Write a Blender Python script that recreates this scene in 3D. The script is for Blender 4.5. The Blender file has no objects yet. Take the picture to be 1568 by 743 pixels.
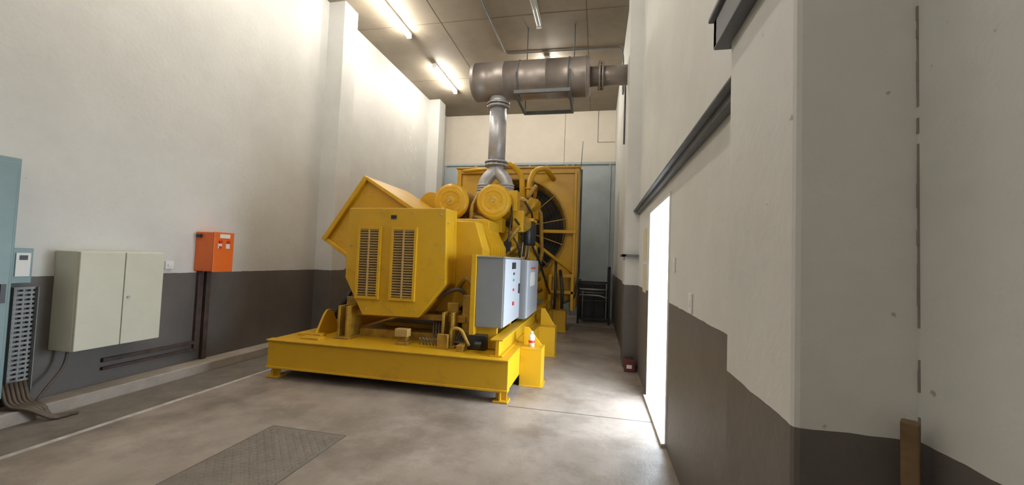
import bpy, bmesh, math, random
from mathutils import Vector, Matrix
random.seed(4)
S = bpy.context.scene

# ---------------------------------------------------------------- materials
def mat(name, col, rough=0.5, metal=0.0, var=0.12, scale=6.0, bump=0.0, col2=None, bscale=40, spec=0.5, detail=5, grime=None):
    m = bpy.data.materials.new(name); m.use_nodes = True
    nt = m.node_tree; n = nt.nodes; l = nt.links
    b = n['Principled BSDF']
    b.inputs['Roughness'].default_value = rough
    b.inputs['Metallic'].default_value = metal
    b.inputs['Specular IOR Level'].default_value = spec
    geo = n.new('ShaderNodeNewGeometry')
    nz = n.new('ShaderNodeTexNoise'); nz.inputs['Scale'].default_value = scale; nz.inputs['Detail'].default_value = detail
    nz.inputs['Roughness'].default_value = 0.65
    l.new(geo.outputs['Position'], nz.inputs['Vector'])
    r = n.new('ShaderNodeValToRGB')
    r.color_ramp.elements[0].position = 0.3; r.color_ramp.elements[1].position = 0.7
    c2 = col2 or tuple(max(0, c*(1-var*2)) for c in col)
    r.color_ramp.elements[0].color = (*c2, 1); r.color_ramp.elements[1].color = (*col, 1)
    l.new(nz.outputs['Fac'], r.inputs['Fac'])
    outc = r.outputs['Color']
    if grime:
        gc, gs, lo, hi, am = grime
        g2 = n.new('ShaderNodeTexNoise'); g2.inputs['Scale'].default_value = gs; g2.inputs['Detail'].default_value = 9; g2.inputs['Roughness'].default_value = .72
        mp = n.new('ShaderNodeMapping'); mp.inputs['Location'].default_value = (3.3, 7.7, 1.1)
        l.new(geo.outputs['Position'], mp.inputs['Vector']); l.new(mp.outputs[0], g2.inputs['Vector'])
        mr = n.new('ShaderNodeMapRange'); mr.inputs['From Min'].default_value = lo; mr.inputs['From Max'].default_value = hi
        mr.inputs['To Min'].default_value = am; mr.inputs['To Max'].default_value = 0.0
        l.new(g2.outputs['Fac'], mr.inputs['Value'])
        mx = n.new('ShaderNodeMixRGB'); mx.inputs[2].default_value = (*gc, 1)
        l.new(mr.outputs[0], mx.inputs[0]); l.new(outc, mx.inputs[1]); outc = mx.outputs[0]
    l.new(outc, b.inputs['Base Color'])
    if bump > 0:
        n2 = n.new('ShaderNodeTexNoise'); n2.inputs['Scale'].default_value = bscale; n2.inputs['Detail'].default_value = 4
        l.new(geo.outputs['Position'], n2.inputs['Vector'])
        bp = n.new('ShaderNodeBump'); bp.inputs['Strength'].default_value = bump; bp.inputs['Distance'].default_value = 0.01
        l.new(n2.outputs['Fac'], bp.inputs['Height']); l.new(bp.outputs['Normal'], b.inputs['Normal'])
    return m

def emis(name, col, s):
    m = bpy.data.materials.new(name); m.use_nodes = True
    b = m.node_tree.nodes['Principled BSDF']
    b.inputs['Base Color'].default_value = (*col, 1)
    b.inputs['Emission Color'].default_value = (*col, 1); b.inputs['Emission Strength'].default_value = s
    return m

def wall_mat(name, up, low, zline):
    m = bpy.data.materials.new(name); m.use_nodes = True
    nt = m.node_tree; n = nt.nodes; l = nt.links
    b = n['Principled BSDF']; b.inputs['Roughness'].default_value = 0.55
    geo = n.new('ShaderNodeNewGeometry'); sep = n.new('ShaderNodeSeparateXYZ'); l.new(geo.outputs['Position'], sep.inputs[0])
    nz = n.new('ShaderNodeTexNoise'); nz.inputs['Scale'].default_value = 1.3; nz.inputs['Detail'].default_value = 8; nz.inputs['Roughness'].default_value = 0.7
    l.new(geo.outputs['Position'], nz.inputs['Vector'])
    def ramp(a, c, p0=0.3, p1=0.65, src=nz):
        r = n.new('ShaderNodeValToRGB'); r.color_ramp.elements[0].position = p0; r.color_ramp.elements[1].position = p1
        r.color_ramp.elements[0].color = (*a, 1); r.color_ramp.elements[1].color = (*c, 1)
        l.new(src.outputs['Fac'], r.inputs['Fac']); return r
    ru = ramp(tuple(c*0.88 for c in up), up); rl = ramp(tuple(c*0.7 for c in low), low)
    sp = n.new('ShaderNodeTexNoise'); sp.inputs['Scale'].default_value = 30; sp.inputs['Detail'].default_value = 2
    l.new(geo.outputs['Position'], sp.inputs['Vector'])
    rs = ramp((0.45, 0.42, 0.38), (1, 1, 1), 0.22, 0.26, sp)
    mu = n.new('ShaderNodeMixRGB'); mu.blend_type = 'MULTIPLY'; mu.inputs[0].default_value = 0.8
    l.new(ru.outputs[0], mu.inputs[1]); l.new(rs.outputs[0], mu.inputs[2])
    wn = n.new('ShaderNodeTexNoise'); wn.inputs['Scale'].default_value = 9
    l.new(geo.outputs['Position'], wn.inputs['Vector'])
    ma = n.new('ShaderNodeMath'); ma.operation = 'MULTIPLY_ADD'; ma.inputs[1].default_value = 0.015; l.new(wn.outputs['Fac'], ma.inputs[0]); l.new(sep.outputs['Z'], ma.inputs[2])
    gt = n.new('ShaderNodeMath'); gt.operation = 'GREATER_THAN'; gt.inputs[1].default_value = zline + 0.007
    l.new(ma.outputs[0], gt.inputs[0])
    mx = n.new('ShaderNodeMixRGB'); l.new(gt.outputs[0], mx.inputs[0]); l.new(rl.outputs[0], mx.inputs[1]); l.new(mu.outputs[0], mx.inputs[2])
    l.new(mx.outputs[0], b.inputs['Base Color'])
    bn = n.new('ShaderNodeTexNoise'); bn.inputs['Scale'].default_value = 22; bn.inputs['Detail'].default_value = 7
    l.new(geo.outputs['Position'], bn.inputs['Vector'])
    bp = n.new('ShaderNodeBump'); bp.inputs['Strength'].default_value = 0.3; bp.inputs['Distance'].default_value = 0.008
    l.new(bn.outputs['Fac'], bp.inputs['Height']); l.new(bp.outputs['Normal'], b.inputs['Normal'])
    return m

WALL = wall_mat('painted_plaster', (0.61, 0.61, 0.59), (0.128, 0.114, 0.104), 1.19)
WALLUP = mat('cream_plaster', (0.70, 0.64, 0.55), 0.7, var=0.04, scale=2, bump=0.2)
def floor_mat():
    m = mat('worn_concrete', (0.37, 0.315, 0.27), 0.42, scale=1.3, col2=(0.225, 0.187, 0.155), bump=0.15, bscale=60, detail=12,
            grime=((0.095, 0.073, 0.058), 1.3, .33, .54, .65))
    nt = m.node_tree; n = nt.nodes; l = nt.links
    b = n['Principled BSDF']
    geo = n.new('ShaderNodeNewGeometry')
    nz = n.new('ShaderNodeTexNoise'); nz.inputs['Scale'].default_value = 2.5; nz.inputs['Detail'].default_value = 6
    l.new(geo.outputs['Position'], nz.inputs['Vector'])
    mr = n.new('ShaderNodeMapRange'); mr.inputs['From Min'].default_value = 0.3; mr.inputs['From Max'].default_value = 0.7
    mr.inputs['To Min'].default_value = 0.28; mr.inputs['To Max'].default_value = 0.55
    l.new(nz.outputs['Fac'], mr.inputs['Value']); l.new(mr.outputs[0], b.inputs['Roughness'])
    return m
FLOOR = floor_mat()
CHAN = mat('rough_concrete', (0.19, 0.165, 0.138), 0.8, scale=5, var=0.2, bump=0.4)
CURB = mat('pale_concrete', (0.38, 0.33, 0.28), 0.7, scale=4, var=0.15, bump=0.3)
CEIL = mat('ceiling_board', (0.29, 0.245, 0.185), 0.75, scale=1.0, var=0.12, bump=0.1, grime=((0.16, 0.13, 0.095), .6, .35, .55, .5))
LINE = mat('white_line_paint', (0.58, 0.55, 0.51), 0.6, scale=12, var=0.2, grime=((0.28, 0.25, 0.21), 8, .4, .6, .7))
BAFF = mat('grey_steel_baffle', (0.35, 0.40, 0.42), 0.55, scale=1.5, var=0.1)
YEL = mat('yellow_machine_paint', (0.62, 0.35, 0.012), 0.33, scale=1.6, col2=(0.55, 0.305, 0.011), grime=((0.27, 0.145, 0.012), 3.0, .28, .44, .4))
YELD = mat('yellow_paint_grimy', (0.46, 0.26, 0.02), 0.5, scale=9, col2=(0.18, 0.10, 0.016))
LOUV = mat('louvre_tan', (0.46, 0.30, 0.10), 0.5, var=0.1)
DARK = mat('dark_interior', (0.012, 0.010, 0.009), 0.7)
FAN = mat('fan_dark_brown', (0.045, 0.032, 0.02), 0.6)
BLK = mat('black_rubber', (0.02, 0.02, 0.022), 0.4)
GREY = mat('grey_cabinet_paint', (0.20, 0.205, 0.21), 0.4, var=0.04)
CABW = mat('pale_cabinet_paint', (0.58, 0.575, 0.47), 0.4, var=0.03)
PANW = mat('panel_door_paint', (0.40, 0.42, 0.46), 0.35, var=0.03)
BLUE = mat('bluegrey_cabinet_paint', (0.20, 0.30, 0.32), 0.4, var=0.05)
ORG = mat('orange_paint', (0.75, 0.15, 0.02), 0.4, var=0.05)
STEEL = mat('silver_exhaust', (0.52, 0.52, 0.54), 0.42, metal=0.5, var=0.12, scale=8)
SIL = mat('silencer_steel', (0.36, 0.315, 0.29), 0.42, metal=0.45, scale=2.5, col2=(0.24, 0.21, 0.19))
RAIL = mat('grey_rail_paint', (0.15, 0.16, 0.175), 0.5, var=0.15)
GALV = mat('galvanised', (0.42, 0.42, 0.42), 0.45, metal=0.5, var=0.1, scale=20)
TRAY = mat('dull_zinc_tray', (0.26, 0.27, 0.27), 0.55, metal=0.2, var=0.1)
WHT = mat('white_plastic', (0.72, 0.72, 0.70), 0.4, var=0.02)
RED = mat('red_plastic', (0.6, 0.03, 0.02), 0.35, var=0.02)
GREEN = mat('green_plastic', (0.05, 0.35, 0.1), 0.35, var=0.02)
MARO = mat('maroon_box', (0.12, 0.02, 0.02), 0.45)
RUST = mat('brown_trunking', (0.085, 0.05, 0.04), 0.6, scale=10, var=0.3)
WOOD = mat('raw_timber', (0.20, 0.12, 0.055), 0.7, scale=15, var=0.25)
PLATE = mat('checker_steel', (0.21, 0.18, 0.148), 0.5, metal=0.1, scale=6, var=0.15)
PAPER = mat('notice_paper', (0.55, 0.5, 0.33), 0.7, var=0.1, scale=30)
CABLE = mat('brown_cable', (0.10, 0.075, 0.055), 0.5)
OUTG = mat('yard_concrete', (0.6, 0.6, 0.58), 0.8)
TUBE = emis('fluorescent_tube_glow', (1.0, 0.95, 0.84), 12)
TUBEOFF = mat('unlit_tube', (0.6, 0.6, 0.58), 0.3)
JNT = mat('joint_dark', (0.09, 0.08, 0.07), 0.8)
CRK = mat('crack_grey', (0.26, 0.24, 0.22), 0.8)
PEEL = mat('bare_plaster_patch', (0.75, 0.74, 0.72), 0.8)
CJNT = mat('ceiling_joint', (0.15, 0.12, 0.09), 0.8)

# ---------------------------------------------------------------- builders
class Part:
    def __init__(s, name, m, bevel=0.0):
        s.name = name; s.m = m; s.bevel = bevel; s.bm = bmesh.new()
    def box(s, x0, x1, y0, y1, z0, z1, M=None):
        vs = [s.bm.verts.new(v) for v in [(x0,y0,z0),(x1,y0,z0),(x1,y1,z0),(x0,y1,z0),(x0,y0,z1),(x1,y0,z1),(x1,y1,z1),(x0,y1,z1)]]
        if M is not None:
            for v in vs: v.co = M @ v.co
        for f in [(0,3,2,1),(4,5,6,7),(0,1,5,4),(1,2,6,5),(2,3,7,6),(3,0,4,7)]:
            s.bm.faces.new([vs[i] for i in f])
        return s
    def bar(s, p0, p1, w, h=None):
        p0 = Vector(p0); p1 = Vector(p1); d = p1-p0; h = h or w
        q = d.to_track_quat('Z', 'Y').to_matrix().to_4x4(); q.translation = p0
        return s.box(-w/2, w/2, -h/2, h/2, 0, d.length, q)
    def prism(s, pts, axis, a0, a1):
        def P(a, p):
            return {'y': (p[0], a, p[1]), 'x': (a, p[0], p[1]), 'z': (p[0], p[1], a)}[axis]
        A = [s.bm.verts.new(P(a0, p)) for p in pts]; B = [s.bm.verts.new(P(a1, p)) for p in pts]
        n = len(pts)
        s.bm.faces.new(A); s.bm.faces.new(B[::-1])
        for i in range(n): s.bm.faces.new([A[i], B[i], B[(i+1)%n], A[(i+1)%n]])
        return s
    def lathe(s, p0, p1, prof, seg=32):
        p0 = Vector(p0); d = (Vector(p1)-p0); q = d.to_track_quat('Z', 'Y').to_matrix().to_4x4(); q.translation = p0
        rings = []
        for t, r in prof:
            if r <= 1e-6: rings.append([s.bm.verts.new(q @ Vector((0, 0, t)))])
            else: rings.append([s.bm.verts.new(q @ Vector((r*math.cos(2*math.pi*i/seg), r*math.sin(2*math.pi*i/seg), t))) for i in range(seg)])
        for k in range(len(rings)-1):
            a, b = rings[k], rings[k+1]
            flat = abs(prof[k][0]-prof[k+1][0]) < 1e-5
            for i in range(seg):
                j = (i+1) % seg
                if len(a) == 1: f = s.bm.faces.new([a[0], b[j], b[i]])
                elif len(b) == 1: f = s.bm.faces.new([a[i], a[j], b[0]])
                else: f = s.bm.faces.new([a[i], a[j], b[j], b[i]])
                f.smooth = not flat
        return s
    def cyl(s, p0, p1, r, r2=None, seg=24):
        L = (Vector(p1)-Vector(p0)).length; r2 = r if r2 is None else r2
        return s.lathe(p0, p1, [(0, 0), (0, r), (L, r2), (L, 0)], seg)
    def flange(s, c, ax, r, th=0.03, nb=12, rb=0.012):
        c = Vector(c); ax = Vector(ax).normalized()
        s.cyl(c-ax*th/2, c+ax*th/2, r, seg=32)
        u = ax.orthogonal().normalized(); v = ax.cross(u)
        for i in range(nb):
            a = 2*math.pi*i/nb; p = c+(u*math.cos(a)+v*math.sin(a))*(r*0.88)
            s.cyl(p-ax*(th/2+rb), p+ax*(th/2+rb), rb, seg=6)
        return s
    def tube(s, pts, r, fil=0.1, seg=12, n=5, cap=True):
        P = [Vector(p) for p in pts]; out = [P[0]]
        for i in range(1, len(P)-1):
            a = P[i-1]-P[i]; b = P[i+1]-P[i]
            f = min(fil, a.length*0.48, b.length*0.48)
            A = P[i]+a.normalized()*f; B = P[i]+b.normalized()*f
            for k in range(n+1):
                t = k/n; out.append(A*(1-t)**2+P[i]*2*t*(1-t)+B*t*t)
        out.append(P[-1])
        T = [(out[min(i+1, len(out)-1)]-out[max(i-1, 0)]).normalized() for i in range(len(out))]
        u = T[0].orthogonal().normalized(); rings = []
        for p, t in zip(out, T):
            u = (u-t*u.dot(t)).normalized(); v = t.cross(u)
            rings.append([s.bm.verts.new(p+(u*math.cos(2*math.pi*i/seg)+v*math.sin(2*math.pi*i/seg))*r) for i in range(seg)])
        for k in range(len(rings)-1):
            for i in range(seg):
                j = (i+1) % seg
                f = s.bm.faces.new([rings[k][i], rings[k][j], rings[k+1][j], rings[k+1][i]]); f.smooth = True
        if cap: s.bm.faces.new(rings[0][::-1]); s.bm.faces.new(rings[-1])
        return s
    def torus(s, c, ax, R, r, seg=48):
        c = Vector(c); ax = Vector(ax).normalized(); u = ax.orthogonal().normalized(); v = ax.cross(u); rr = []
        for i in range(seg):
            a = 2*math.pi*i/seg; d = u*math.cos(a)+v*math.sin(a)
            rr.append([s.bm.verts.new(c+d*(R+r*math.cos(b*math.pi/3))+ax*r*math.sin(b*math.pi/3)) for b in range(6)])
        for i in range(seg):
            for b in range(6):
                f = s.bm.faces.new([rr[i][b], rr[(i+1)%seg][b], rr[(i+1)%seg][(b+1)%6], rr[i][(b+1)%6]]); f.smooth = True
        return s
    def plate_hole(s, x0, x1, z0, z1, cx, cz, r, y0, y1, seg=64):
        angs = sorted([2*math.pi*i/seg for i in range(seg)]+[math.atan2(z-cz, x-cx) % (2*math.pi) for x in (x0, x1) for z in (z0, z1)])
        def edge(a):
            c, sn = math.cos(a), math.sin(a); t = 1e9
            if c > 1e-9: t = min(t, (x1-cx)/c)
            if c < -1e-9: t = min(t, (x0-cx)/c)
            if sn > 1e-9: t = min(t, (z1-cz)/sn)
            if sn < -1e-9: t = min(t, (z0-cz)/sn)
            return cx+c*t, cz+sn*t
        R = []
        for a in angs:
            e = edge(a); h = (cx+r*math.cos(a), cz+r*math.sin(a))
            R.append([s.bm.verts.new(p) for p in ((e[0], y0, e[1]), (h[0], y0, h[1]), (h[0], y1, h[1]), (e[0], y1, e[1]))])
        for i in range(len(R)):
            A, B = R[i], R[(i+1) % len(R)]
            for k in range(4): s.bm.faces.new([A[k], B[k], B[(k+1)%4], A[(k+1)%4]])
        return s
    def finish(s, parent=None, origin=Vector((0, 0, 0))):
        bmesh.ops.recalc_face_normals(s.bm, faces=s.bm.faces)
        for v in s.bm.verts: v.co -= origin
        me = bpy.data.meshes.new(s.name); s.bm.to_mesh(me); s.bm.free()
        me.materials.append(s.m)
        o = bpy.data.objects.new(s.name, me); S.collection.objects.link(o)
        if parent: o.parent = parent
        else: o.location = origin
        if s.bevel > 0:
            b = o.modifiers.new('bevel', 'BEVEL'); b.width = s.bevel; b.segments = 2; b.limit_method = 'ANGLE'; b.angle_limit = math.radians(40)
        return o

class Group:
    def __init__(s, name, origin):
        s.o = Vector(origin); s.parts = []
        s.e = bpy.data.objects.new(name, None); s.e.location = s.o; s.e.empty_display_size = 0.2; S.collection.objects.link(s.e)
    def part(s, name, m, bevel=0.0):
        p = Part(name, m, bevel); s.parts.append(p); return p
    def done(s):
        for p in s.parts: p.finish(s.e, s.o)

single = Part

# ---------------------------------------------------------------- room shell
CZ = 6.07; YB = 12.2; Y0 = -3.0; XL = -4.9; XR = 0.6
p = single('floor', FLOOR); p.box(-3.97, 0.60, Y0-.2, YB+.2, -0.2, 0)
p.box(0.601, 0.85, 3.56, 4.84, -0.2, -0.001); p.finish()
p = single('trench_floor', CHAN); p.box(-5.2, -3.971, Y0-.2, YB+.2, -0.2, -0.025); p.finish()
p = single('trim_curb', CURB, 0.012); p.box(XL, -4.66, Y0, YB, -0.03, 0.09); p.finish()
p = single('trim_floor_line', LINE); p.box(-4.0, -3.955, Y0, 5.2, -0.03, 0.003); p.finish()
p = single('trim_floor_joint', JNT); p.box(-0.84, 0.6, 4.085, 4.095, -0.01, 0.0015)
p.finish()
p = single('ceiling', CEIL); p.box(-5.2, 0.95, Y0-.2, YB+.2, CZ, CZ+.15); p.finish()
p = single('wall_left', WALL); p.box(-5.2, XL, Y0-.2, YB+.2, -0.2, CZ+.01); p.finish()
for nm, a, b in (('wall_left_pilaster_mid', 6.3, 6.70), ('wall_left_pilaster_far', 10.8, 11.25), ('wall_left_pilaster_near', .1, .5)):
    p = single(nm, WALL, .01); p.box(XL-.05, -4.57, a, b, -0.03, CZ+.01); p.finish()
p = single('wall_right', WALL)
p.box(XR, .85, Y0-.2, 3.55, -.2, CZ+.01); p.box(XR, .85, 3.55, 4.85, 2.12, CZ+.01); p.box(XR, .85, 4.85, 6.15, -.2, CZ+.01)
p.finish()
p = single('wall_right_far', WALL); p.box(.41, .85, 6.1, 6.6, -.2, CZ+.01); p.box(.455, .85, 6.55, YB+.2, -.2, CZ+.01); p.finish()
p = single('wall_right_pilaster', WALL, 0.012); p.box(.39, .64, .91, 1.335, -.01, CZ+.01); p.finish()
p = single('wall_back', WALLUP); p.box(-5.2, .85, YB, YB+.2, -.2, CZ+.01); p.finish()
p = single('wall_front', WALL); p.box(-5.2, .85, Y0-.2, Y0, -.2, CZ+.01); p.finish()
p = single('trim_back_wall_joints', CJNT)
p.box(-1.05, -1.04, YB-.006, YB, 4.3, CZ); p.box(-.06, .45, YB-.008, YB, 5.1, 5.112); p.box(-.06, -.047, YB-.008, YB, 5.1, CZ); p.finish()
p = single('trim_ceiling_joints', CJNT)
for y in (2.4, 4.8, 7.2, 9.6): p.box(XL, .6, y-.006, y+.006, CZ-.003, CZ)
for x in (-3.1, -.3): p.box(x-.005, x+.005, Y0, YB, CZ-.003, CZ)
p.finish()
p = single('wall_baffle', BAFF, .01)
p.box(-4.6, .455, 11.45, 11.6, 0, 4.3)
p.finish()
p = single('trim_baffle_ribs', BAFF, .005)
for x in (-4.57, -3.3, -2.0, -.75, .28): p.box(x, x+.05, 11.42, 11.46, 0, 4.3)
p.box(-4.6, .455, 11.41, 11.46, 4.25, 4.32); p.finish()
# flaked-paint patches on the far left wall
p = single('trim_flaked_paint', PEEL)
rnd = random.Random(9)
for i in range(46):
    y = 9.75+rnd.gauss(0, .28); z = 4.1+rnd.gauss(0, .6); r = rnd.uniform(.015, .055)
    pts = [(y+r*rnd.uniform(.5, 1)*math.cos(a*math.pi/4), z+1.6*r*rnd.uniform(.5, 1)*math.sin(a*math.pi/4)) for a in range(8)]
    p.prism(pts, 'x', XL-.002, XL+.002+.0001*i)
p.finish()

p = single('yard_ground', OUTG); p.box(.86, 14, -6, 20, -.25, -.05); p.finish()

p = single('door_1', WHT, .003)
p.box(.59, .849, 3.551, 3.585, .031, 2.119); p.box(.59, .849, 4.815, 4.849, .031, 2.119); p.box(.59, .849, 3.586, 4.814, 2.085, 2.119)
p.finish()
p = single('trim_door_threshold', CURB, .005); p.box(.56, .85, 3.56, 4.84, -.01, .03); p.finish()
p = single('trim_door_rail', RAIL, .004)
p.box(.55, .60, 1.335, 6.1, 2.225, 2.28); p.box(.51, .551, 1.335, 6.1, 2.262, 2.276)
p.finish()
p = single('trim_pilaster_rail', RAIL, .004)
p.box(.35, .40, .88, 1.37, 2.195, 2.29); p.box(.335, .40, .88, 1.38, 2.289, 2.305); p.box(.35, .6, 1.337, 1.371, 2.196, 2.289); p.finish()
p = single('trim_rail_end_ledge', RAIL, .003); p.box(.36, .6, 6.03, 6.1, 1.60, 1.635); p.box(.36, .42, 6.03, 6.5, 1.60, 1.634); p.finish()
p = single('trim_corner_crack', CRK)
z = 1.2
while z < 3.2:
    h = random.uniform(.008, .05)
    if random.random() < .8: p.box(.5995-random.uniform(.0002, .0022), .603, .905, .9105, z, z+h)
    z += h
p.finish()

# ---------------------------------------------------------------- fluorescent fittings
for k, (x, y, lit) in enumerate([(-3.88, 8.72, 1), (-3.88, 5.95, 1), (-1.2, 5.98, 0), (-1.2, 8.72, 1), (-3.88, 3.1, 1), (-1.2, 3.1, 1), (-3.88, .3, 0), (-1.2, .3, 1), (-3.88, -2.4, 1), (-1.2, -2.4, 1)]):
    g = Group('fluorescent_light', (x, y+.75, CZ))
    a = g.part('housing', WHT, .006); a.box(x-.05, x+.05, y, y+1.5, CZ-.045, CZ)
    a.box(x-.05, x+.05, y, y+.03, CZ-.12, CZ-.04); a.box(x-.05, x+.05, y+1.47, y+1.5, CZ-.12, CZ-.04)
    t = g.part('tube', TUBE if lit else TUBEOFF); t.cyl((x-.03, y+.03, CZ-.09), (x-.03, y+1.47, CZ-.09), .016); t.cyl((x+.03, y+.03, CZ-.09), (x+.03, y+1.47, CZ-.09), .016)
    g.done()
    if lit:
        E = 31 if y > 8 else (28 if y > 2 else 19)
        for dy in (-.5, 0, .5):
            L = bpy.data.lights.new('tube_light', 'POINT'); L.shadow_soft_size = .05
            L.energy = E; L.color = (1.0, .94, .84)
            lo = bpy.data.objects.new('tube_light', L); lo.location = (0, dy, -.20); lo.parent = g.e; S.collection.objects.link(lo)

p = single('ceiling_conduit', RAIL)
p.tube([(-2.1, 2, CZ-.02), (-2.1, 8.5, CZ-.02), (.40, 8.55, CZ-.02), (.44, 8.55, CZ-.25), (.44, 8.55, 5.0), (.44, 7.6, 4.9), (.44, 7.6, 3.7)], .016, fil=.15, seg=8)
p.finish()

# ---------------------------------------------------------------- exhaust silencer
g = Group('exhaust_silencer', (-1.2, 7.0, 4.72))
zc = 4.73; yc = 7.0
a = g.part('drum', SIL)
a.lathe((-2.30, yc, zc), (-.19, yc, zc), [(0, 0), (0, .315), (.03, .34), (.06, .34), (.06, .347), (.075, .347), (.075, .34), (.6, .34), (.6, .343), (.615, .343), (.615, .34), (1.35, .34), (1.35, .343), (1.365, .343), (1.365, .34), (2.03, .34), (2.03, .348), (2.05, .348), (2.05, .34), (2.07, .34), (2.11, .315), (2.11, 0)], 56)
a = g.part('outlet_pipe', SIL); a.cyl((-.22, yc, zc), (.47, yc, zc), .165, seg=32)
a = g.part('outlet_flanges', SIL); a.flange((-.03, yc, zc), (1, 0, 0), .25, .03); a.flange((.02, yc, zc), (1, 0, 0), .25, .03)
a = g.part('inlet_stub', STEEL); a.cyl((-1.82, yc, 4.42), (-1.82, yc, 4.28), .165, seg=32)
a = g.part('riser_pipe', STEEL); a.cyl((-1.82, yc, 4.33), (-1.82, yc, 3.2), .155, seg=32)
a = g.part('riser_flanges', STEEL); a.flange((-1.82, yc, 4.31), (0, 0, 1), .21, .03); a.flange((-1.82, yc, 4.25), (0, 0, 1), .21, .03)
a.flange((-1.82, yc, 3.24), (0, 0, 1), .21, .025); a.flange((-1.82, yc, 3.18), (0, 0, 1), .21, .025)
a = g.part('y_piece', STEEL)
for sgn in (-1, 1):
    a.tube([(-1.82+sgn*.03, yc, 3.2), (-1.82+sgn*.03, yc, 3.08), (-1.82+sgn*.21, yc, 2.9), (-1.82+sgn*.21, yc, 2.5)], .115, fil=.12, seg=20, n=7)
    for k in range(5): a.torus((-1.82+sgn*.21, yc, 2.82-k*.045), (0, 0, 1), .118, .018, 28)
    a.flange((-1.82+sgn*.21, yc, 2.58), (0, 0, 1), .16, .03, 8)
a = g.part('straps', RAIL)
for x in (-1.42, -.55):
    a.lathe((x-.012, yc, zc), (x+.012, yc, zc), [(0, .33), (0, .350), (.024, .350), (.024, .33)], 48)
a = g.part('cradle_frame', RAIL, .003)
zf = 4.36
for y in (6.62, 7.62): a.box(-1.46, -.50, y-.025, y+.025, zf-.03, zf+.03)
for x in (-1.44, -.52): a.box(x-.024, x+.024, 6.645, 7.6, zf-.028, zf+.025)
a = g.part('hanger_rods', RAIL)
for x in (-1.44, -.52): a.cyl((x, 7.62, zf), (x, 7.62, CZ), .011, seg=8); a.cyl((x, 6.62, zf), (x, 6.64, 4.73), .009, seg=8)
g.done()

# ---------------------------------------------------------------- diesel generator set
g = Group('diesel_generator_set', (-2.3, 6.5, 0))
a = g.part('skid_base', YEL, .006)
a.box(-3.77, -.86, 4.12, 4.17, .14, .44)
a.box(-3.775, -.855, 4.09, 4.2, .438, .456); a.box(-3.775, -.855, 4.10, 4.2, .12, .145)
a.box(-3.768, -3.70, 4.18, 9.8, .13, .441); a.box(-.93, -.862, 4.18, 9.8, .13, .441)
a.box(-3.77, -.86, 9.84, 9.9, .13, .45)
a.box(-3.765, -.865, 4.19, 9.86, .425, .45)
a = g.part('skid_feet', YEL, .004)
for (x, y) in [(-3.72, 4.2), (-.95, 4.2), (-3.72, 7), (-.95, 7), (-3.72, 9.7), (-.95, 9.7)]:
    a.box(x-.07, x+.09, y-.07, y+.09, 0, .02); a.box(x-.01, x+.01, y-.05, y+.07, 0.01, .135); a.box(x-.05, x+.07, y-.01, y+.01, 0.01, .135)
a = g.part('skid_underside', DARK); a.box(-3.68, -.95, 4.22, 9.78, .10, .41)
a = g.part('outriggers', YEL, .004)
for y, zt in ((4.78, .66), (6.35, .72), (8.6, .72)):
    a.box(-.862, -.60, y, y+.02, 0.0, .44); a.box(-.622, -.602, y+.01, y+.26, 0.0, .44); a.box(-.862, -.60, y+.25, y+.27, 0, .44); a.box(-.862, -.598, y-.002, y+.272, .43, .452)
    a.prism([(-.862, .44), (-.62, .44), (-.80, zt), (-.862, zt)], 'y', y+.23, y+.25)
    a.box(-.865, -.58, y-.01, y+.28, 0, .012)
a = g.part('bearer_beams', YEL, .003)
x = -1.02
a.box(x-.07, x+.07, 4.22, 9.2, .45, .466); a.box(x-.07, x+.07, 4.22, 9.2, .62, .635); a.box(x-.01, x+.03, 4.225, 9.2, .46, .625)
a.box(-3.50, -3.36, 5.0, 9.2, .445, .64)
a.box(-2.75, -1.9, 5.0, 9.2, .445, .60)
a = g.part('lifting_lugs', YEL, .006)
a.prism([(4.45, .45), (4.95, .45), (4.78, .72), (4.72, .76), (4.66, .76), (4.60, .70)], 'x', -3.42, -3.39)
a.box(-3.62, -3.3, 4.42, 4.52, .448, .49); a.box(-3.45, -3.2, 4.25, 4.37, .448, .48)
a = g.part('damper_strut', BLK); a.cyl((-3.42, 4.85, .62), (-3.22, 5.15, 1.25), .035)
a = g.part('generator_feet', YELD, .006)
for x in (-2.98, -1.62):
    a.box(x-.12, x+.02, 4.62, 4.66, .45, .95); a.box(x-.12, x-.09, 4.45, 4.75, .45, .85); a.box(x-.01, x+.021, 4.45, 4.75, .45, .85); a.box(x-.15, x+.06, 4.42, 4.8, .448, .475)
a.box(-3.1, -1.6, 4.64, 5.9, .72, .79); a.box(-2.95, -1.7, 4.7, 5.9, .448, .55)
a.box(-2.27, -2.13, 4.38, 4.5, .448, .49); a.box(-2.26, -2.15, 4.40, 4.48, .49, .56)
a = g.part('junction_box', LOUV, .006); a.box(-2.28, -2.12, 4.36, 4.46, .55, .64)
oct_f = [(-3.05, 2.07), (-1.76, 2.08), (-1.73, 1.17), (-2.06, .76), (-2.80, .75), (-3.06, 1.2)]
a = g.part('alternator_front_housing', YEL, .012)
a.prism(oct_f, 'y', 4.5, 4.84)
c = (-2.4, 1.45)
a = g.part('front_housing_rim', YEL, .004)
a.prism([((x-c[0])*1.012+c[0], (z-c[1])*1.012+c[1]) for x, z in oct_f], 'y', 4.79, 4.85)
a = g.part('louvre_frames', YEL, .003)
sl = g.part('louvre_slats', LOUV)
dk = g.part('louvre_back', RUST)
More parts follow.
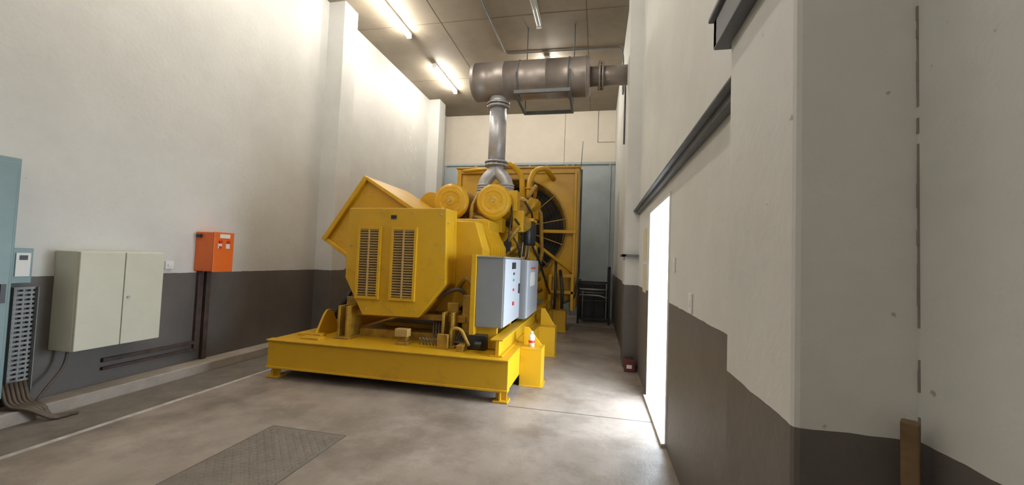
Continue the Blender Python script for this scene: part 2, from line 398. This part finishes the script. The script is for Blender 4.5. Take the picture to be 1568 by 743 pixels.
for x0, x1 in ((-2.90, -2.58), (-2.45, -2.11)):
    z0, z1 = .95, 1.84; w = .035; y0 = 4.47
    a.box(x0, x0+w, y0, 4.502, z0, z1); a.box(x1-w, x1, y0, 4.502, z0, z1); a.box(x0+w, x1-w, y0, 4.502, z0, z0+w); a.box(x0+w, x1-w, y0, 4.502, z1-w, z1)
    dk.box(x0+w, x1-w, 4.492, 4.499, z0+w, z1-w)
    n = 26
    for i in range(n):
        z = z0+w+(i+.5)*(z1-z0-2*w)/n
        M = Matrix.Translation((0, 4.482, z)) @ Matrix.Rotation(math.radians(-42), 4, 'X')
        sl.box(x0+w, x1-w, -.013, .013, -.004, .004, M)
    sl.box((x0+x1)/2-.008, (x0+x1)/2+.008, 4.466, 4.49, z0+w, z1-w)
a = g.part('housing_bolts', GALV)
for (x, z) in [(-2.98, 2.0), (-2.6, 2.02), (-2.2, 2.02), (-1.82, 2.0), (-3.0, 1.6), (-3.0, 1.3), (-1.79, 1.6), (-1.79, 1.25), (-2.1, .84), (-2.75, .83), (-2.4, .82)]:
    a.cyl((x, 4.485, z), (x, 4.502, z), .009, seg=6)
for (y, z) in [(4.55, 1.9), (4.55, 1.6), (4.55, 1.3)]: a.cyl((-1.76, y, z), (-1.735, y, z), .008, seg=6)
a = g.part('rating_plate', BLK); a.box(-2.47, -2.40, 4.492, 4.502, 1.94, 1.985)
a = g.part('air_box_wing', YEL, .008)
a.prism([(-3.72, 1.70), (-3.14, 2.53), (-2.45, 2.12), (-3.05, 1.30)], 'y', 5.0, 6.15)
a.prism([(-3.77, 1.69), (-3.15, 2.58), (-3.10, 2.545), (-3.70, 1.66)], 'y', 4.94, 6.2)
a.prism([(-3.15, 2.58), (-2.40, 2.14), (-2.43, 2.09), (-3.13, 2.52)], 'y', 4.95, 6.21)
a.prism([(-3.77, 1.69), (-3.05, 1.25), (-3.03, 1.29), (-3.73, 1.73)], 'y', 4.95, 6.19)
a = g.part('wing_louvres', YELD)
for i in range(9):
    t = i/9+.06
    x = -3.74+(.6)*t; z = 1.68+.88*t
    a.box(x-.05, x-.01, 5.05, 6.1, z, z+.03)
a = g.part('alternator_body', YEL, .012)
oct_b = [(-2.95, 1.98), (-1.5, 1.96), (-1.38, 1.6), (-1.42, 1.1), (-1.75, .78), (-2.9, .78), (-3.1, 1.1), (-3.1, 1.7)]
a.prism(oct_b, 'y', 4.84, 5.15)
a.prism([(-2.9, 1.94), (-1.62, 1.94), (-1.46, 1.6), (-1.5, 1.15), (-1.8, .85), (-2.8, .85)], 'y', 5.15, 6.15)
a.prism([(-2.2, 1.94), (-1.58, 1.94), (-1.50, 1.85), (-1.50, 2.02), (-1.55, 2.06), (-2.2, 2.06)], 'y', 5.5, 6.1)
a = g.part('alternator_fins', YEL, .003)
for i in range(7):
    y = 5.22+i*.13
    a.prism([(-1.80, 1.96), (-1.52, 1.95), (-1.36, 1.66), (-1.36, 1.40), (-1.45, 1.40), (-1.50, 1.6)], 'y', y, y+.015)
a = g.part('coupling_housing', YELD)
a.lathe((-2.15, 6.1, 1.35), (-2.15, 6.5, 1.35), [(0, 0), (0, .62), (.1, .66), (.3, .6), (.3, .66), (.36, .66), (.36, 0)], 40)
a = g.part('engine_block', YELD, .015)
a.prism([(-2.55, .62), (-1.65, .62), (-1.5, 1.1), (-1.42, 1.55), (-1.75, 1.9), (-2.45, 1.9), (-2.78, 1.55), (-2.7, 1.1)], 'y', 6.45, 8.5)
a = g.part('oil_sump', YELD, .02); a.box(-2.5, -1.7, 6.5, 8.4, .45, .66)
a = g.part('cylinder_heads', YEL, .015)
for i in range(6):
    y = 6.5+i*.33
    for sgn in (-1, 1):
        cx = -2.1+sgn*.55
        M = Matrix.Translation((cx, y+.14, 1.86)) @ Matrix.Rotation(sgn*math.radians(28), 4, 'Y')
        a.box(-.17, .17, -.14, .14, -.2, .10, M); a.box(-.11, .11, -.11, .11, .1, .19, M)
        a.box(-.06, .06, -.10, .10, -.14, .14, Matrix.Translation((cx+sgn*.12, y+.14, 1.3)))
a = g.part('head_bolts', GALV)
for i in range(6):
    for sgn in (-1, 1):
        cx = -2.1+sgn*.55+sgn*.17
        for dy in (.03, .25): a.cyl((cx, 6.5+i*.33+dy, 1.3), (cx+sgn*.04, 6.5+i*.33+dy, 1.3), .014, seg=6)
a = g.part('fuel_lines', GALV)
for i in range(6):
    y = 6.55+i*.33
    a.tube([(-1.34, y, 1.42), (-1.22, y+.02, 1.5), (-1.2, y+.05, 1.85), (-1.38, y+.08, 2.02)], .009, fil=.08, seg=6)
a.tube([(-1.24, 6.45, 1.46), (-1.24, 8.5, 1.46)], .016, seg=8)
a = g.part('intake_manifold', YEL, .01)
a.cyl((-2.1, 6.4, 2.12), (-2.1, 8.4, 2.12), .16)
a.box(-2.35, -1.85, 6.9, 7.9, 2.15, 2.42)
a = g.part('turbochargers', YELD)
for x in (-2.03, -1.61, -1.34):
    a.cyl((x, 6.86, 2.42), (x, 7.16, 2.42), .15); a.torus((x, 6.9, 2.42), (0, 1, 0), .13, .055, 32)
    a.cyl((x, 7.0, 2.40), (x, 7.0, 2.58), .11)
a.lathe((-1.22, 6.55, 2.1), (-1.22, 6.75, 2.1), [(0, 0), (0, .05), (.04, .06), (.06, .13), (.16, .14), (.2, .08), (.2, 0)], 24)
a = g.part('exhaust_manifolds', RUST)
for x in (-2.35, -1.72): a.tube([(x, 8.3, 2.2), (x, 6.9, 2.25), (x+.1*(1 if x < -2 else -1), 6.9, 2.4)], .07, seg=12)
a = g.part('air_cleaners', YEL)
for x, r, zz in ((-2.29, .28, 2.385), (-1.59, .267, 2.39)):
    a.lathe((x, 5.98, zz), (x, 6.75, zz), [(0, 0), (0, .06), (.015, .07), (.015, .15), (.0, .16), (.0, .20), (.012, .205), (.012, .235), (.03, r), (.07, r), (.07, r+.012), (.085, r+.012), (.085, r-.01), (.66, r-.01), (.72, r-.06), (.77, r-.12), (.77, 0)], 40)
    a.box(x-.10, x+.10, 6.2, 6.5, 1.92, zz-.2)
    for k in range(6):
        an = k*math.pi/3; a.cyl((x+.11*math.cos(an), 5.985, zz+.11*math.sin(an)), (x+.11*math.cos(an), 6.0, zz+.11*math.sin(an)), .018, seg=8)
a.cyl((-2.75, 6.3, 2.38), (-2.75, 6.75, 2.38), .20); a.box(-2.9, -2.5, 6.4, 6.9, 2.0, 2.5)
a = g.part('air_cleaner_clamps', GALV)
for x in (-2.29, -1.59): a.cyl((x, 5.955, 2.39), (x, 5.99, 2.39), .018, seg=8)
a = g.part('air_ducts', YEL)
for x in (-2.29, -1.59): a.tube([(x, 6.7, 2.39), (x, 6.95, 2.39), (x+.1, 7.0, 2.42)], .11, seg=14)
a = g.part('coolant_pipes', YEL)
a.tube([(-1.98, 8.1, 2.4), (-1.98, 8.1, 3.42), (-1.80, 8.15, 3.50), (-1.58, 8.25, 3.28), (-1.52, 8.25, 2.3)], .06, fil=.13)
a.tube([(-1.42, 8.3, 2.2), (-1.44, 8.3, 3.1), (-1.34, 8.4, 3.42), (-1.12, 8.6, 3.50), (-1.0, 9.08, 3.35)], .06, fil=.13)
a.flange((-1.98, 8.1, 3.2), (0, 0, 1), .085, .03, 6); a.flange((-1.43, 8.3, 3.0), (0, 0, 1), .085, .03, 6)
a = g.part('engine_side_panels', YEL, .01)
a.box(-1.50, -1.28, 6.35, 6.62, 2.28, 2.62); a.box(-1.34, -1.20, 6.6, 6.75, 1.15, 1.55); a.box(-1.36, -1.22, 7.3, 7.9, 1.9, 2.25)
a.box(-1.30, -1.12, 7.5, 7.75, 1.5, 1.78); a.cyl((-1.25, 7.3, 2.55), (-1.25, 7.7, 2.55), .12); a.box(-1.45, -1.15, 7.75, 8.2, 2.3, 2.7)
a.cyl((-1.28, 6.9, .75), (-1.28, 7.5, .75), .11); a.cyl((-1.24, 7.7, 1.3), (-1.24, 8.2, 1.3), .10)
a = g.part('side_piping', YELD)
a.tube([(-1.30, 6.45, 1.1), (-1.2, 6.7, 1.1), (-1.2, 8.6, 1.1)], .05); a.tube([(-1.3, 6.5, .85), (-1.16, 6.6, .85), (-1.16, 8.8, .85)], .035)
a.tube([(-1.42, 6.3, 1.75), (-1.25, 6.3, 2.0), (-1.25, 7.2, 2.05), (-1.25, 7.3, 1.5)], .035)
a.tube([(-1.5, 6.25, 1.5), (-1.3, 6.3, 1.7), (-1.28, 6.9, 1.72), (-1.28, 7.0, 1.2)], .03)
a.tube([(-1.6, 6.2, 2.0), (-1.72, 6.1, 2.12), (-1.95, 6.1, 2.15), (-2.05, 6.3, 2.2)], .035)
a.tube([(-1.95, 6.05, 2.0), (-1.95, 6.05, 2.3), (-1.93, 6.4, 2.6), (-1.93, 6.9, 2.6)], .03)
a.tube([(-1.3, 7.9, 2.5), (-1.12, 8.0, 2.5), (-1.08, 8.1, 1.6), (-1.2, 8.2, 1.2)], .04)
a.tube([(-1.25, 7.1, 2.6), (-1.12, 7.2, 2.85), (-1.2, 7.8, 2.9), (-1.3, 8.2, 2.7)], .035)
a = g.part('hoses', BLK)
a.tube([(-1.3, 6.35, 2.15), (-1.2, 6.5, 2.0), (-1.22, 6.7, 1.6), (-1.3, 6.9, 1.2)], .018, fil=.2)
a.tube([(-1.35, 6.3, 1.9), (-1.22, 6.4, 1.7), (-1.25, 6.6, 1.3), (-1.3, 6.7, .9)], .015, fil=.2)
a.tube([(-1.15, 7.3, 1.75), (-1.05, 7.5, 1.5), (-.98, 8.0, 1.1), (-.95, 8.6, .8)], .022, fil=.2)
a.tube([(-1.6, 5.6, .72), (-1.45, 5.5, .9), (-1.40, 5.3, .6), (-1.5, 5.1, .5)], .015, fil=.2)
a.tube([(-1.4, 6.25, 2.5), (-1.32, 6.2, 2.3), (-1.36, 6.2, 1.9), (-1.4, 6.25, 1.6)], .014, fil=.15)
a.tube([(-1.75, 6.05, 1.98), (-1.85, 6.0, 2.15), (-2.0, 6.05, 2.05), (-2.1, 6.1, 2.2)], .014, fil=.1)
a.tube([(-1.22, 6.7, 2.5), (-1.10, 6.8, 2.3), (-1.12, 7.0, 2.2)], .018, fil=.15)
a.box(-1.44, -1.34, 6.2, 6.3, 1.62, 1.78); a.box(-1.2, -1.13, 7.2, 7.35, 1.25, 1.45)
a = g.part('filters', BLK)
for y in (6.75, 6.98): a.lathe((-1.15, y, 1.75), (-1.15, y, 2.16), [(0, 0), (0, .08), (.02, .10), (.36, .10), (.38, .085), (.38, .05), (.41, .05), (.41, 0)], 24)
a = g.part('filter_brackets', YEL, .006); a.box(-1.32, -1.05, 6.65, 7.1, 2.15, 2.20); a.box(-1.40, -1.3, 6.6, 7.15, 1.7, 2.3); a.box(-1.36, -1.18, 6.42, 6.56, 1.95, 2.3)
a = g.part('alternator_terminal_box', YEL, .01); a.box(-1.52, -1.36, 5.3, 5.75, 1.0, 1.35)
# radiator
RX0, RX1, RZ0, RZ1 = -3.28, -.42, .75, 3.60; RC = (-1.80, 2.22); RR = 1.12
a = g.part('radiator_shroud', YEL)
a.plate_hole(RX0+.09, RX1-.09, RZ0-.02, RZ1-.1, RC[0], RC[1], RR, 9.05, 9.12)
a = g.part('radiator_frame', YEL, .006)
a.box(RX0, RX0+.10, 9.0, 9.75, .45, RZ1-.01); a.box(RX1-.10, RX1, 9.0, 9.75, .45, RZ1-.01)
a.box(RX0+.1, RX1-.1, 9.01, 9.75, RZ1-.12, RZ1-.005); a.box(RX0+.1, RX1-.1, 9.01, 9.75, .62, .75)
a.box(RX0-.03, RX1+.03, 8.97, 9.78, RZ1-.005, RZ1+.03)
for x in (-2.9, -2.2, -1.2, -.75): a.box(x, x+.06, 9.1, 9.2, RZ1+.02, RZ1+.09)
a = g.part('shroud_ring', YELD)
a.lathe((RC[0], 9.0, RC[1]), (RC[0], 9.5, RC[1]), [(0, RR+.03), (0, RR), (.5, RR-.1)], 64)
a = g.part('radiator_core', DARK); a.box(RX0+.1, RX1-.1, 9.5, 9.74, .75, RZ1-.12)
a = g.part('fan_blades', FAN)
for i in range(8):
    an = 2*math.pi*i/8+.2
    M = Matrix.Translation((RC[0], 9.3, RC[1])) @ Matrix.Rotation(an, 4, 'Y') @ Matrix.Rotation(math.radians(35), 4, 'Z')
    a.box(-.13, .13, -.006, .006, .2, .98, M)
a.cyl((RC[0], 9.15, RC[1]), (RC[0], 9.4, RC[1]), .22)
a = g.part('fan_guard', BLK)
for k in range(1, 13): a.torus((RC[0], 9.0, RC[1]), (0, 1, 0), .14+k*.08, .005, 56)
a = g.part('guard_spokes', YELD)
for i in range(12):
    an = 2*math.pi*i/12+.20
    d = Vector((math.cos(an), 0, math.sin(an)))
    a.bar(Vector((RC[0], 8.99, RC[1]))+d*.2, Vector((RC[0], 8.99, RC[1]))+d*(RR+.04), .02)
a = g.part('radiator_struts', YEL, .004)
a.box(-1.25, -.45, 8.93, 8.99, 2.12, 2.19)
a.bar((-1.35, 7.9, 1.95), (-.50, 9.0, 1.25), .055)
a.bar((-.49, 8.97, .45), (-.49, 8.97, 3.5), .05); a.box(-.95, -.45, 8.75, 8.96, 1.15, 1.22); a.box(-.95, -.45, 8.70, 8.98, .80, .86)
a.box(-1.0, -.93, 8.72, 8.99, .45, 1.2); a.box(-.52, -.46, 8.70, 8.76, .45, 1.2)
a = g.part('radiator_pipes', BLK)
a.tube([(-.37, 8.98, 3.55), (-.37, 8.98, 1.2), (-.45, 8.8, .7), (-.7, 8.6, .6)], .022)
a.tube([(-.75, 8.7, 1.3), (-.68, 8.5, .9), (-.68, 8.5, .5)], .035); a.tube([(-.85, 8.7, 1.5), (-.82, 8.45, 1.1), (-.82, 8.4, .5)], .03)
a = g.part('filler_cap', BLK); a.cyl((-.55, 9.3, 3.62), (-.55, 9.3, 3.70), .06)
a = g.part('vent_rod', RAIL); a.cyl((-.40, 9.2, 3.6), (-.37, 9.2, 4.25), .008)
a = g.part('top_tank_pipe', YEL); a.tube([(-3.1, 8.9, 3.52), (-2.6, 8.85, 3.55), (-2.1, 8.85, 3.55)], .04)
a = g.part('cable_loom', CABLE)
for k in range(7):
    o = k*.035
    a.tube([(-1.95+o, 4.75, .82), (-1.9+o, 4.6, .55), (-1.80+o, 4.5, .50), (-1.66+o, 4.55, .50), (-1.60+o*.5, 4.7, .7), (-1.45, 4.9, .9)], .012, fil=.12, seg=8)
a.tube([(-1.9, 4.6, 1.0), (-1.6, 4.7, 1.15), (-1.5, 4.8, .9), (-1.55, 4.9, .6)], .025, fil=.15)
a = g.part('looped_leads', TRAY)
for k in range(6): a.tube([(-1.98+k*.04, 4.42, .47), (-1.97+k*.04, 4.36, .58), (-1.93+k*.04, 4.42, .47)], .006, fil=.05, seg=6)
a = g.part('under_panel_parts', YELD, .006)
a.box(-1.55, -1.45, 4.62, 4.72, .45, 1.05); a.box(-1.72, -1.5, 4.6, 4.75, .72, .80); a.box(-1.6, -1.4, 4.85, 5.0, .9, 1.25)
a.box(-1.75, -1.62, 4.35, 4.39, .448, .62); a.box(-1.5, -1.42, 4.3, 4.5, .448, .52)
a.tube([(-1.62, 4.45, .45), (-1.62, 4.45, .68), (-1.5, 4.45, .68), (-1.38, 4.4, .5)], .02)
a.tube([(-1.68, 4.8, 1.1), (-1.55, 4.72, 1.28), (-1.42, 4.75, 1.1), (-1.42, 4.75, .5)], .03)
a = g.part('battery_black_parts', BLK, .005)
a.box(-1.44, -1.2, 4.45, 4.7, .455, .62); a.cyl((-1.30, 4.36, .53), (-1.22, 4.36, .53), .04)
a.box(-1.9, -1.5, 4.95, 5.2, .455, .8)
a = g.part('panel_mount', YEL, .004)
a.box(-1.41, -1.35, 4.46, 6.4, .455, 1.54); a.box(-1.36, -1.10, 4.55, 4.6, .455, .71); a.box(-1.30, -1.10, 5.3, 5.36, .455, .71); a.box(-1.30, -1.1, 6.3, 6.36, .455, .68)
a = g.part('control_cabinet', GREY, .006); a.box(-1.348, -1.03, 4.48, 5.42, .71, 1.507)
a.box(-1.348, -.94, 5.5, 6.5, .68, 1.50); a.box(-1.36, -1.015, 4.465, 5.435, 1.506, 1.525)
a = g.part('control_doors', PANW, .005); a.box(-1.031, -1.01, 4.49, 5.41, .72, 1.5); a.box(-.941, -.92, 5.51, 6.49, .69, 1.49)
a = g.part('control_notice', WHT); a.box(-.92, -.917, 5.75, 6.15, 1.12, 1.32)
a = g.part('control_buttons_dark', BLK); a2 = g.part('control_buttons_red', RED); a3 = g.part('control_buttons_green', GREEN)
for i, z in enumerate((1.32, 1.24, 1.12)):
    (a, a3, a2)[i].cyl((-1.01, 4.95, z), (-.995, 4.95, z), .016, seg=12)
a2.cyl((-1.01, 4.95, .95), (-.99, 4.95, .95), .024, seg=12)
for y in (5.8, 5.95, 6.1): a2.cyl((-.92, y, 1.38), (-.905, y, 1.38), .016, seg=12)
a.box(-1.01, -1.0, 4.85, 5.05, 1.38, 1.46); a.box(-1.01, -.995, 5.3, 5.34, 1.05, 1.18)
g.done()

g = Group('plastic_bottle', (-.74, 4.88, .452))
a = g.part('body', WHT); a.lathe((-.74, 4.88, .452), (-.74, 4.88, .7), [(0, 0), (0, .036), (.12, .038), (.14, .034), (.15, .016), (.165, .016), (.165, 0)], 20)
a = g.part('cap', WHT); a.cyl((-.74, 4.88, .615), (-.74, 4.88, .635), .018)
a = g.part('label', RED); a.lathe((-.74, 4.88, .50), (-.74, 4.88, .55), [(0, .0385), (.03, .0385)], 20)
g.done()

# ---------------------------------------------------------------- left wall equipment
g = Group('electrical_wall_cabinet', (-4.75, 3.15, .97))
a = g.part('body', CABW, .01); a.box(-4.9, -4.62, 2.78, 3.52, .51, 1.43)
a = g.part('doors', CABW, .006); a.box(-4.619, -4.595, 2.785, 3.145, .515, 1.425); a.box(-4.619, -4.595, 3.152, 3.515, .515, 1.425)
a = g.part('door_gap', DARK); a.box(-4.625, -4.612, 3.143, 3.154, .52, 1.42)
a = g.part('lock', GALV); a.cyl((-4.597, 3.19, .98), (-4.58, 3.19, .98), .012)
g.done()
g = Group('orange_switch_box', (-4.76, 4.23, 1.45))
a = g.part('body', ORG, .008); a.box(-4.9, -4.63, 4.1, 4.37, 1.21, 1.70)
a = g.part('door', ORG, .005); a.box(-4.631, -4.615, 4.098, 4.375, 1.205, 1.705)
a = g.part('label', WHT); a.box(-4.616, -4.61, 4.17, 4.31, 1.63, 1.68); a.box(-4.616, -4.608, 4.15, 4.2, 1.5, 1.56); a.box(-4.616, -4.608, 4.26, 4.31, 1.5, 1.56)
a = g.part('switches', RED); a.cyl((-4.615, 4.175, 1.585), (-4.59, 4.175, 1.585), .018); a.cyl((-4.615, 4.285, 1.585), (-4.59, 4.285, 1.585), .018); a.box(-4.612, -4.598, 4.16, 4.19, 1.50, 1.53)
a = g.part('side_gland', BLK); a.box(-4.86, -4.80, 4.07, 4.1, 1.63, 1.67)
g.done()
p = single('cable_trunking', RUST, .004)
p.box(-4.9, -4.86, 4.14, 4.20, .22, 1.21); p.box(-4.9, -4.85, 4.24, 4.30, .09, 1.21); p.box(-4.9, -4.865, 3.2, 4.14, .30, .34); p.box(-4.9, -4.865, 3.2, 4.14, .22, .25)
p.finish()
p = single('wall_socket', WHT, .004); p.box(-4.9, -4.865, 3.74, 3.83, 1.24, 1.33); p.box(-4.866, -4.855, 3.76, 3.80, 1.27, 1.30); p.finish()
g = Group('switchgear_cabinet', (-4.78, 1.95, 0))
a = g.part('body', BLUE, .008); a.box(-4.9, -4.66, 1.45, 2.39, .22, 2.18)
a = g.part('plinth', BLK); a.box(-4.9, -4.67, 1.47, 2.37, .09, .225)
a = g.part('door', BLUE, .006); a.box(-4.661, -4.64, 1.47, 2.365, .26, 2.14)
a = g.part('handle', BLK); a.box(-4.64, -4.62, 2.31, 2.34, 1.0, 1.15); a.box(-4.64, -4.62, 2.30, 2.34, .5, .56)
g.done()
g = Group('meter_panel', (-4.86, 2.5, 1.3))
a = g.part('body', BLUE, .005); a.box(-4.9, -4.80, 2.395, 2.58, 1.14, 1.44)
a = g.part('dial', WHT); a.box(-4.80, -4.79, 2.47, 2.56, 1.2, 1.40)
a = g.part('needle', BLK); a.box(-4.79, -4.786, 2.49, 2.54, 1.34, 1.38); a.box(-4.80, -4.785, 2.42, 2.45, 1.17, 1.23)
a = g.part('lower_duct', BLUE, .005); a.box(-4.9, -4.82, 2.395, 2.47, .3, 1.141)
g.done()
p = single('perforated_cable_tray', TRAY)
p.box(-4.9, -4.84, 2.50, 2.505, .12, 1.10); p.box(-4.9, -4.84, 2.655, 2.66, .12, 1.10)
for i in range(25): p.box(-4.88, -4.872, 2.505, 2.655, .12+i*.04, .142+i*.04)
for y in (2.53, 2.58, 2.63): p.box(-4.881, -4.873, y-.006, y+.006, .12, 1.10)
p.finish()
p = single('floor_cables', CABLE)
for k in range(6):
    o = k*.028
    p.tube([(-4.80, 2.45+o, .3), (-4.72, 2.45+o, .12), (-4.60, 2.52+o*.8, .105), (-4.54, 2.62+.02*math.sin(k*2), .0), (-4.50, 2.80-o+.03*math.sin(k*3), -.01)], .014, fil=.1, seg=8)
p.tube([(-4.78, 2.86, .52), (-4.78, 2.84, .35), (-4.74, 2.7, .2), (-4.7, 2.62, .12)], .012, fil=.1, seg=8)
p.finish()

# checker plate cover in floor
p = single('checker_plate_cover', PLATE)
px0, px1, py0, py1 = -2.66, -1.98, 1.55, 3.02
p.box(px0, px1, py0, py1, -.01, .003)
ny = int((py1-py0)/.035); nx = int((px1-px0)/.035)
for j in range(ny):
    for i in range(nx):
        cx = px0+.02+i*.035; cy = py0+.02+j*.035; an = math.radians(45 if (i+j) % 2 else -45)
        M = Matrix.Translation((cx, cy, .003)) @ Matrix.Rotation(an, 4, 'Z')
        v = [p.bm.verts.new(M @ Vector(q)) for q in ((-.015, 0, 0), (0, -.005, 0), (.015, 0, 0), (0, .005, 0), (0, 0, .005))]
        for q in ((0, 1, 4), (1, 2, 4), (2, 3, 4), (3, 0, 4)): p.bm.faces.new([v[t] for t in q])
p.finish()
p = single('trim_cover_frame', JNT)
p.box(px0-.012, px0-.004, py0, py1, -.01, .001); p.box(px1+.004, px1+.012, py0, py1, -.01, .001); p.box(px0-.012, px1+.012, py1+.004, py1+.012, -.01, .001); p.finish()

# ---------------------------------------------------------------- right wall items
p = single('light_switch', WHT, .003); p.box(.588, .6, 2.72, 2.80, 1.20, 1.325); p.box(.583, .589, 2.745, 2.775, 1.24, 1.285); p.finish()
p = single('light_switch', WHT, .003); p.box(.588, .6, 3.29, 3.36, 1.45, 1.56); p.box(.583, .589, 3.31, 3.34, 1.49, 1.52); p.finish()
p = single('wall_notice', PAPER); p.box(.594, .6, 5.15, 5.45, 1.55, 1.95); p.box(.594, .6, 5.15, 5.45, 1.15, 1.5); p.finish()
p = single('timber_post', WOOD, .003); p.bar((.555, .862, 0), (.562, .872, 1.235), .026, .026); p.finish()
g = Group('battery_charger_box', (.49, 5.95, 0))
a = g.part('body', MARO, .006); a.box(.42, .56, 5.85, 6.05, 0, .17)
a = g.part('label', WHT); a.box(.45, .52, 5.845, 5.852, .05, .10)
a = g.part('terminals', BLK); a.box(.44, .47, 5.9, 5.95, .17, .2); a.box(.50, .53, 5.9, 5.95, .17, .2)
g.done()
g = Group('fuel_tank_stand', (0, 10.3, 0))
a = g.part('tank', BLK, .02); a.box(-.38, .25, 10.25, 11.0, .12, .98)
a = g.part('frame', BLK, .005)
for x in (-.43, .30):
    for y in (10.0, 11.0): a.box(x, x+.05, y, y+.05, 0, 1.40 if x > 0 else 1.04)
a.box(-.43, .35, 10.001, 10.05, .99, 1.04); a.box(-.43, .35, 10.001, 10.05, .1, .15); a.box(.302, .348, 10.0, 11.05, 1.35, 1.40)
a.box(-.43, .35, 10.001, 10.04, .55, .58); a.box(.31, .34, 10.0, 11.0, .97, 1.0); a.box(-.08, -.05, 10.001, 10.04, .12, 1.0)
a = g.part('pipes', GALV)
a.tube([(-.38, 9.98, .84), (.28, 9.98, .84)], .022); a.tube([(-.38, 9.98, .70), (.10, 9.98, .70), (.28, 9.98, .64)], .020)
a.tube([(-.38, 9.98, .77), (.2, 9.98, .76)], .010); a.tube([(-.3, 9.98, .15), (-.3, 9.98, .8)], .012)
g.done()

# ---------------------------------------------------------------- world & lights
w = bpy.data.worlds.new('daylight'); S.world = w; w.use_nodes = True
bg = w.node_tree.nodes['Background']; bg.inputs[0].default_value = (.78, .89, 1.0, 1); bg.inputs[1].default_value = 18.0
L = bpy.data.lights.new('door_portal', 'AREA'); L.shape = 'RECTANGLE'; L.size = 1.3; L.size_y = 2.1
L.cycles.is_portal = True
o = bpy.data.objects.new('door_portal', L); o.location = (.84, 4.2, 1.06); o.rotation_euler = (math.radians(90), 0, math.radians(90)); S.collection.objects.link(o)

# ---------------------------------------------------------------- camera
cam = bpy.data.cameras.new('camera'); cam.sensor_width = 36; cam.lens = 616/1568*36; cam.clip_start = .02; cam.clip_end = 200
co = bpy.data.objects.new('camera', cam)
right = Vector((.9781, .2047, .0370)).normalized(); fwd = Vector((-.2062, .9776, .0417)).normalized()
fwd = (fwd-right*fwd.dot(right)).normalized(); up = right.cross(fwd)
M = Matrix((right, up, -fwd)).transposed().to_4x4(); M.translation = (0, 0, 1.5)
co.matrix_world = M; S.collection.objects.link(co); S.camera = co
S.view_settings.view_transform = 'Standard'
S.view_settings.exposure = 0.08
